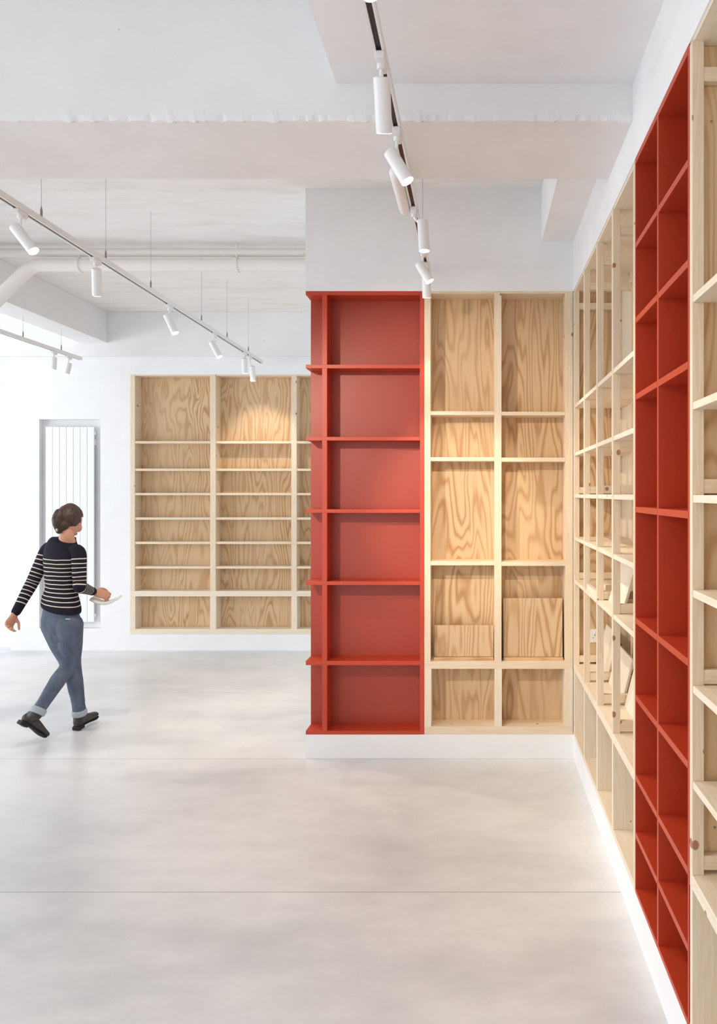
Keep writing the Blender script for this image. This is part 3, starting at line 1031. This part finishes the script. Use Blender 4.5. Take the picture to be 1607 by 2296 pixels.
def head_shape(bm, grow=0.0, seg=28):
    vs = bm_ball(bm, (0, 0, 0), 1.0, seg=seg)
    for v in vs:
        x, y, z = v.co      # x left, y front, z up
        a, b, c = 0.074 + grow, 0.092 + grow, 0.112 + grow
        if z < 0:
            t = -z
            a *= 1 - 0.22 * t ** 1.6
            if y < 0: b *= 1 - 0.30 * t
            else: b *= 1 - 0.04 * t
        if y > 0.3 and z < 0.2:
            b *= 0.985
        v.co = HC + hl * (x * a) + hf * (y * b) + hu * (z * c)
    return vs


bm = bmesh.new()
head_shape(bm)
# nose, brow, chin, ears
tube(bm, [HC + hf * 0.088 + hu * 0.022, HC + hf * 0.097 - hu * 0.012, HC + hf * 0.101 - hu * 0.022], [0.006, 0.008, 0.009], n=10, ref=hl, sub=2)
tube(bm, [HC + hf * 0.083 + hu * 0.030 + hl * 0.045, HC + hf * 0.090 + hu * 0.034, HC + hf * 0.083 + hu * 0.030 - hl * 0.045], [0.007, 0.008, 0.007], n=10, ref=hu, sub=2)
bm_ball(bm, HC + hf * 0.062 - hu * 0.094, (0.022, 0.018, 0.015))
for s in (-1, 1):
    bm_ball(bm, HC + hl * s * 0.074 - hf * 0.008 - hu * 0.006, (0.010, 0.018, 0.030), rot=Matrix((hl, hf, hu)).transposed())
    bm_ball(bm, HC + hl * s * 0.032 + hf * 0.050 - hu * 0.050, (0.028, 0.028, 0.034))
# neck
tube(bm, [HC - hu * 0.05 - hf * 0.025, HC - hu * 0.105 - hf * 0.028, NECK - UP * 0.03 + D * 0.0], [0.050, 0.048, 0.060], n=18, ref=LT, sub=3)
# torso, arms and legs under the clothes
def torso_rings(k=1.0, top=True):
    c = [at(150, 1210, 0), at(146, 1220, 0), at(142, 1230, 0), at(140, 1252, 0), at(137, 1290, 0), at(137, 1320, 0), at(137, 1345, 0), at(136, 1370, 0), at(136, 1400, 0)]
    r = [(0.060, 0.058), (0.110, 0.078), (0.150, 0.088), (0.158, 0.100), (0.134, 0.090), (0.124, 0.086), (0.142, 0.096), (0.160, 0.104), (0.165, 0.105)]
    return c, [(a * k, b * k) for a, b in r]


c, rr = torso_rings(0.90)
tube(bm, c, rr, n=24, ref=LT, sub=2)
for (S, E, Wr) in ((shL, elL, wrL), (shR, elR, wrR)):
    tube(bm, [S, S.lerp(E, 0.45), S.lerp(E, 0.85), E + (E - (S + Wr) / 2) * 0.02, E.lerp(Wr, 0.25), E.lerp(Wr, 0.65), Wr], [0.036, 0.034, 0.030, 0.029, 0.028, 0.025, 0.023], n=14, ref=D, sub=5)
tube(bm, [hipL, knL, anL], [0.07, 0.045, 0.032], n=14, ref=LT, sub=3)
tube(bm, [hipR, knR, anR], [0.07, 0.045, 0.032], n=14, ref=LT, sub=3)
fl_dir = (wrL - elL).normalized()
hand(bm, wrL + fl_dir * 0.02, fl_dir, -LT * 1.0 + D * 0.2, D * 1.0 + UP * 0.1, 0.62, scale=0.95)
fr_dir = (wrR - elR).normalized()
rh_dir = (Vector((0.85, 0.35, -0.30))).normalized()
hand(bm, wrR + fr_dir * 0.02, rh_dir, Vector((-0.1, 0.75, -0.6)), UP + D * 0.6, 0.50, scale=0.95)
body = pfinish('body', bm, M['skin'], remesh=0.0045, it=3)

for s in (-1, 1):
    bm = bmesh.new()
    bm_ball(bm, HC + hl * s * 0.031 + hf * 0.079 + hu * 0.010, (0.012, 0.012, 0.009), seg=14)
    e = pfinish('eye', bm, M['eye'])
    bm = bmesh.new()
    bm_ball(bm, HC + hl * s * 0.031 + hf * 0.0885 + hu * 0.010, (0.005, 0.005, 0.005), seg=12)
    pfinish('iris', bm, M['iris'], parent=e)
bm = bmesh.new()
tube(bm, [HC + hl * 0.020 + hf * 0.086 - hu * 0.056, HC + hf * 0.094 - hu * 0.057, HC - hl * 0.020 + hf * 0.086 - hu * 0.056], [0.003, 0.006, 0.003], n=8, ref=hu, sub=3)
pfinish('mouth', bm, M['lips'])

# hair: cap pulled back into a low bun
bm = bmesh.new()
vs = head_shape(bm, 0.012, 36)
for v in vs:
    p = v.co - HC
    x, y, z = p.dot(hl), p.dot(hf), p.dot(hu)
    face = (y > 0.018 + max(0, (0.02 - z)) * -0.35) and z < 0.062 + (abs(x) * -0.35)
    low = z < -0.052 or (y > -0.030 and z < -0.030 + 0.8 * max(0.0, y))
    if face or low or (z < -0.02 and y > 0.0):
        v.co = HC + p * 0.80
    else:
        v.co = HC + p * (1.0 + 0.05 * noise.noise(p * 38.0))
bm_ball(bm, HC - hf * 0.072 - hu * 0.030 + hl * 0.006, (0.050, 0.046, 0.046), seg=18)
tube(bm, [HC - hf * 0.085 + hu * 0.05 + hl * 0.02, HC - hf * 0.108 - hu * 0.0 + hl * 0.02, HC - hf * 0.098 - hu * 0.055 + hl * 0.018], [0.034, 0.036, 0.026], n=14, ref=hl, sub=3)
bm_ball(bm, HC - hf * 0.090 - hu * 0.072 + hl * 0.016, (0.024, 0.022, 0.026), seg=14)
hair = pfinish('hair', bm, M['hair'], remesh=0.005, it=3)
bm = bmesh.new()
bm_ball(bm, HC - hf * 0.112 - hu * 0.066 + hl * 0.014 - Vector((0, 0.004, 0)), (0.007, 0.008, 0.016), seg=12)
pfinish('hair_clip', bm, M['hair_clip'])

# jumper: torso + sleeves, stripes carried as a mesh attribute
bm = bmesh.new()
ly = bm.verts.layers.float.new('stripe')
c = [at(151, 1203, 0), at(150, 1209, 0), at(147, 1217, 0), at(142, 1229, 0), at(140, 1250, 0), at(137, 1288, 0), at(138, 1318, 0), at(137, 1342, 0), at(137, 1358, 0), at(137, 1366, 0)]
r = [(0.057, 0.056), (0.062, 0.062), (0.112, 0.082), (0.156, 0.092), (0.162, 0.104), (0.138, 0.095), (0.130, 0.092), (0.150, 0.102), (0.166, 0.110), (0.164, 0.108)]
tube(bm, c, r, n=40, ref=LT, sub=4, cap=False)
z_first = at(137, 1251).z
for v in bm.verts:
    lat = (v.co - at(137, 1300, 0)).dot(LT)
    low = max(0.0, min(1.0, (at(0, 1300).z - v.co.z) / 0.2))
    v.co.z += 0.20 * lat * low * 1.0
    # soft folds round the waist
    w_ = max(0.0, 1 - abs(v.co.z - at(0, 1335).z) / 0.10)
    hz = noise.noise(Vector((v.co.x * 6, v.co.y * 6, v.co.z * 34)))
    nrm = (v.co - at(137, 1300, 0)); nrm.z = 0
    if nrm.length > 1e-4:
        v.co += nrm.normalized() * 0.009 * w_ * hz
    t = z_first - (v.co.z - 0.20 * lat * low * 0.6) + 0.02 * lat
    v[ly] = min(t, 0.029 * 11 + 0.020)
nb0 = len(bm.verts)
for (S, E, Wr, sgn) in ((shL, elL, wrL, 1), (shR, elR, wrR, -1)):
    L1 = (E - S).length; L2 = (Wr - E).length
    start = (S.z - z_first) * 1.04
    inner = S - LT * sgn * 0.055 + UP * 0.020
    pts = [inner, S, S.lerp(E, 0.45), S.lerp(E, 0.85), E + (E - (S + Wr) / 2) * 0.02, E.lerp(Wr, 0.25), E.lerp(Wr, 0.65), Wr]
    rad = [0.044, 0.050, 0.048, 0.044, 0.043, 0.041, 0.035, 0.031]
    dist = [0.0 - 0.03, 0.0, L1 * 0.45, L1 * 0.85, L1, L1 + L2 * 0.25, L1 + L2 * 0.65, L1 + L2]
    tube(bm, pts, rad, n=20, ref=D, sub=5, layer=ly, tvals=[q - start for q in dist])
bm.verts.ensure_lookup_table()
end_t = {1: None}
for v in bm.verts[nb0:]:
    # keep the cuffs plain navy
    for (E, Wr, S) in ((elL, wrL, shL), (elR, wrR, shR)):
        if (v.co - Wr).length < 0.16:
            lim = (E - S).length + (Wr - E).length - (S.z - z_first) * 1.04 - 0.05
            v[ly] = min(v[ly], math.floor(lim / 0.029) * 0.029 + 0.020)
jumper = pfinish('jumper', bm, M['striped_knit'])
sd = jumper.modifiers.new('sub', 'SUBSURF'); sd.levels = 1; sd.render_levels = 1

# jeans
bm = bmesh.new()
tube(bm, [at(137, 1345, 0), at(136, 1370, 0), at(136, 1396, 0), at(137, 1418, 0)], [(0.130, 0.084), (0.148, 0.096), (0.158, 0.108), (0.120, 0.095)], n=28, ref=LT, sub=3)
tube(bm, [hipL, hipL.lerp(knL, 0.5) - LT * 0.0, knL, knL.lerp(anL, 0.35) , knL.lerp(anL, 0.8), anL], [0.086, 0.073, 0.056, 0.054, 0.045, 0.044], n=20, ref=LT, sub=3)
cfR = at(177, 1588, 0.13)
tube(bm, [hipR, hipR.lerp(knR, 0.5), knR, knR.lerp(cfR, 0.4), knR.lerp(cfR, 0.85), cfR], [0.092, 0.076, 0.058, 0.055, 0.046, 0.045], n=20, ref=LT, sub=3)
for v in bm.verts:
    lowz = max(0, 1 - v.co.z / 0.45)
    v.co += Vector((noise.noise(v.co * 22), noise.noise(v.co * 22 + Vector((9, 0, 0))), 0)) * 0.009 * (0.25 + lowz)
jeans = pfinish('jeans', bm, M['denim'], remesh=0.006, it=5)
# back pocket, waistband seam
bm = bmesh.new()
bm_box(bm, at(152, 1388, -0.118), (0.034, 0.004, 0.008), 0.001)
pfinish('label_patch', bm, M['denim_inside'], parent=jeans, smooth=False)
# rolled cuffs
for (p0, axd) in ((at(178, 1597, 0.14), (anR - knR)), (anL + (anL - knL).normalized() * 0.006, (anL - knL))):
    a = axd.normalized()
    bm = bmesh.new()
    tube(bm, [p0 - a * 0.022, p0 - a * 0.012, p0 + a * 0.012, p0 + a * 0.022], [0.047, 0.052, 0.053, 0.048], n=22, ref=LT, sub=2, cap=False)
    pfinish('cuff', bm, M['denim_inside'], parent=jeans)


def boot(ankle, heel_floor, toe, upv, shaft_to):
    """heel_floor: bottom of the heel; toe: bottom of the toe; upv: up vector of the foot"""
    f = (toe - heel_floor).normalized()
    s = f.cross(upv).normalized()
    upn = s.cross(f).normalized()
    L = (toe - heel_floor).length
    bm = bmesh.new()
    tube(bm, [shaft_to, ankle, heel_floor + f * 0.050 + upn * 0.075], [0.043, 0.041, 0.043], n=18, ref=s, sub=3)
    tube(bm, [heel_floor + f * 0.030 + upn * 0.055, heel_floor + f * 0.10 + upn * 0.052, heel_floor + f * (L - 0.075) + upn * 0.036, heel_floor + f * (L - 0.028) + upn * 0.030],
         [(0.034, 0.036), (0.039, 0.034), (0.044, 0.026), (0.034, 0.020)], n=18, ref=s, sub=3)
    o = pfinish('boot', bm, M['boot_leather'], remesh=0.005, it=4)
    bm = bmesh.new()
    rot = Matrix((f, s, upn)).transposed()
    bm_box(bm, heel_floor + f * 0.032 + upn * 0.014, (0.060, 0.062, 0.028), 0.006, rot=rot)
    tube(bm, [heel_floor + f * 0.02 + upn * 0.026, heel_floor + f * 0.11 + upn * 0.018, heel_floor + f * (L - 0.07) + upn * 0.010, heel_floor + f * (L - 0.03) + upn * 0.012],
         [(0.034, 0.008), (0.034, 0.008), (0.046, 0.010), (0.036, 0.010)], n=18, ref=s, sub=3)
    pfinish('sole', bm, M['boot_sole'], parent=o)
    return o


# front boot: heel down, toe lifted a little
hR = at(170, 1637, 0.125); hR.z = 0.004
boot(at(179, 1606, 0.15), hR, hR + Vector((0.10, 0.97, 0.12)).normalized() * 0.250, UP, at(178, 1594, 0.14))
# rear boot: toe on the floor, heel raised
tL = at(104, 1662, -0.065); tL.z = 0.004
hLb = tL + Vector((-0.40, -0.62, 0.66)).normalized() * 0.25
boot(anL + (anL - knL).normalized() * 0.035, hLb, tL, UP + D * 0.6, anL)

# folded paper held in the right hand
bm = bmesh.new()
pc = wrR + rh_dir * 0.085 + Vector((0.01, 0.02, -0.030))
NU, NV = 16, 6
rows_ = []
for i in range(NU + 1):
    u_ = i / NU
    row = []
    for j in range(NV + 1):
        v_ = j / NV
        p = pc + Vector((0.85, 0.25, 0.04 * math.sin(u_ * 3))).normalized() * ((u_ - 0.55) * 0.20) + Vector((-0.2, 0.75, 0.25)).normalized() * ((v_ - 0.5) * 0.11)
        p.z += -0.038 * math.sin(u_ * math.pi) + 0.012 * math.cos(v_ * 3.0)
        row.append(bm.verts.new(p))
    rows_.append(row)
for i in range(NU):
    for j in range(NV):
        bm.faces.new((rows_[i][j], rows_[i + 1][j], rows_[i + 1][j + 1], rows_[i][j + 1]))
bmesh.ops.transform(bm, matrix=Matrix.Translation(-pc), verts=bm.verts)
o = finish('folded_paper', bm, M['paper'], None, pc, True)
sm = o.modifiers.new('thick', 'SOLIDIFY'); sm.thickness = 0.012
tag(o, "white folded sheet of paper in the walking person's right hand", 'paper')
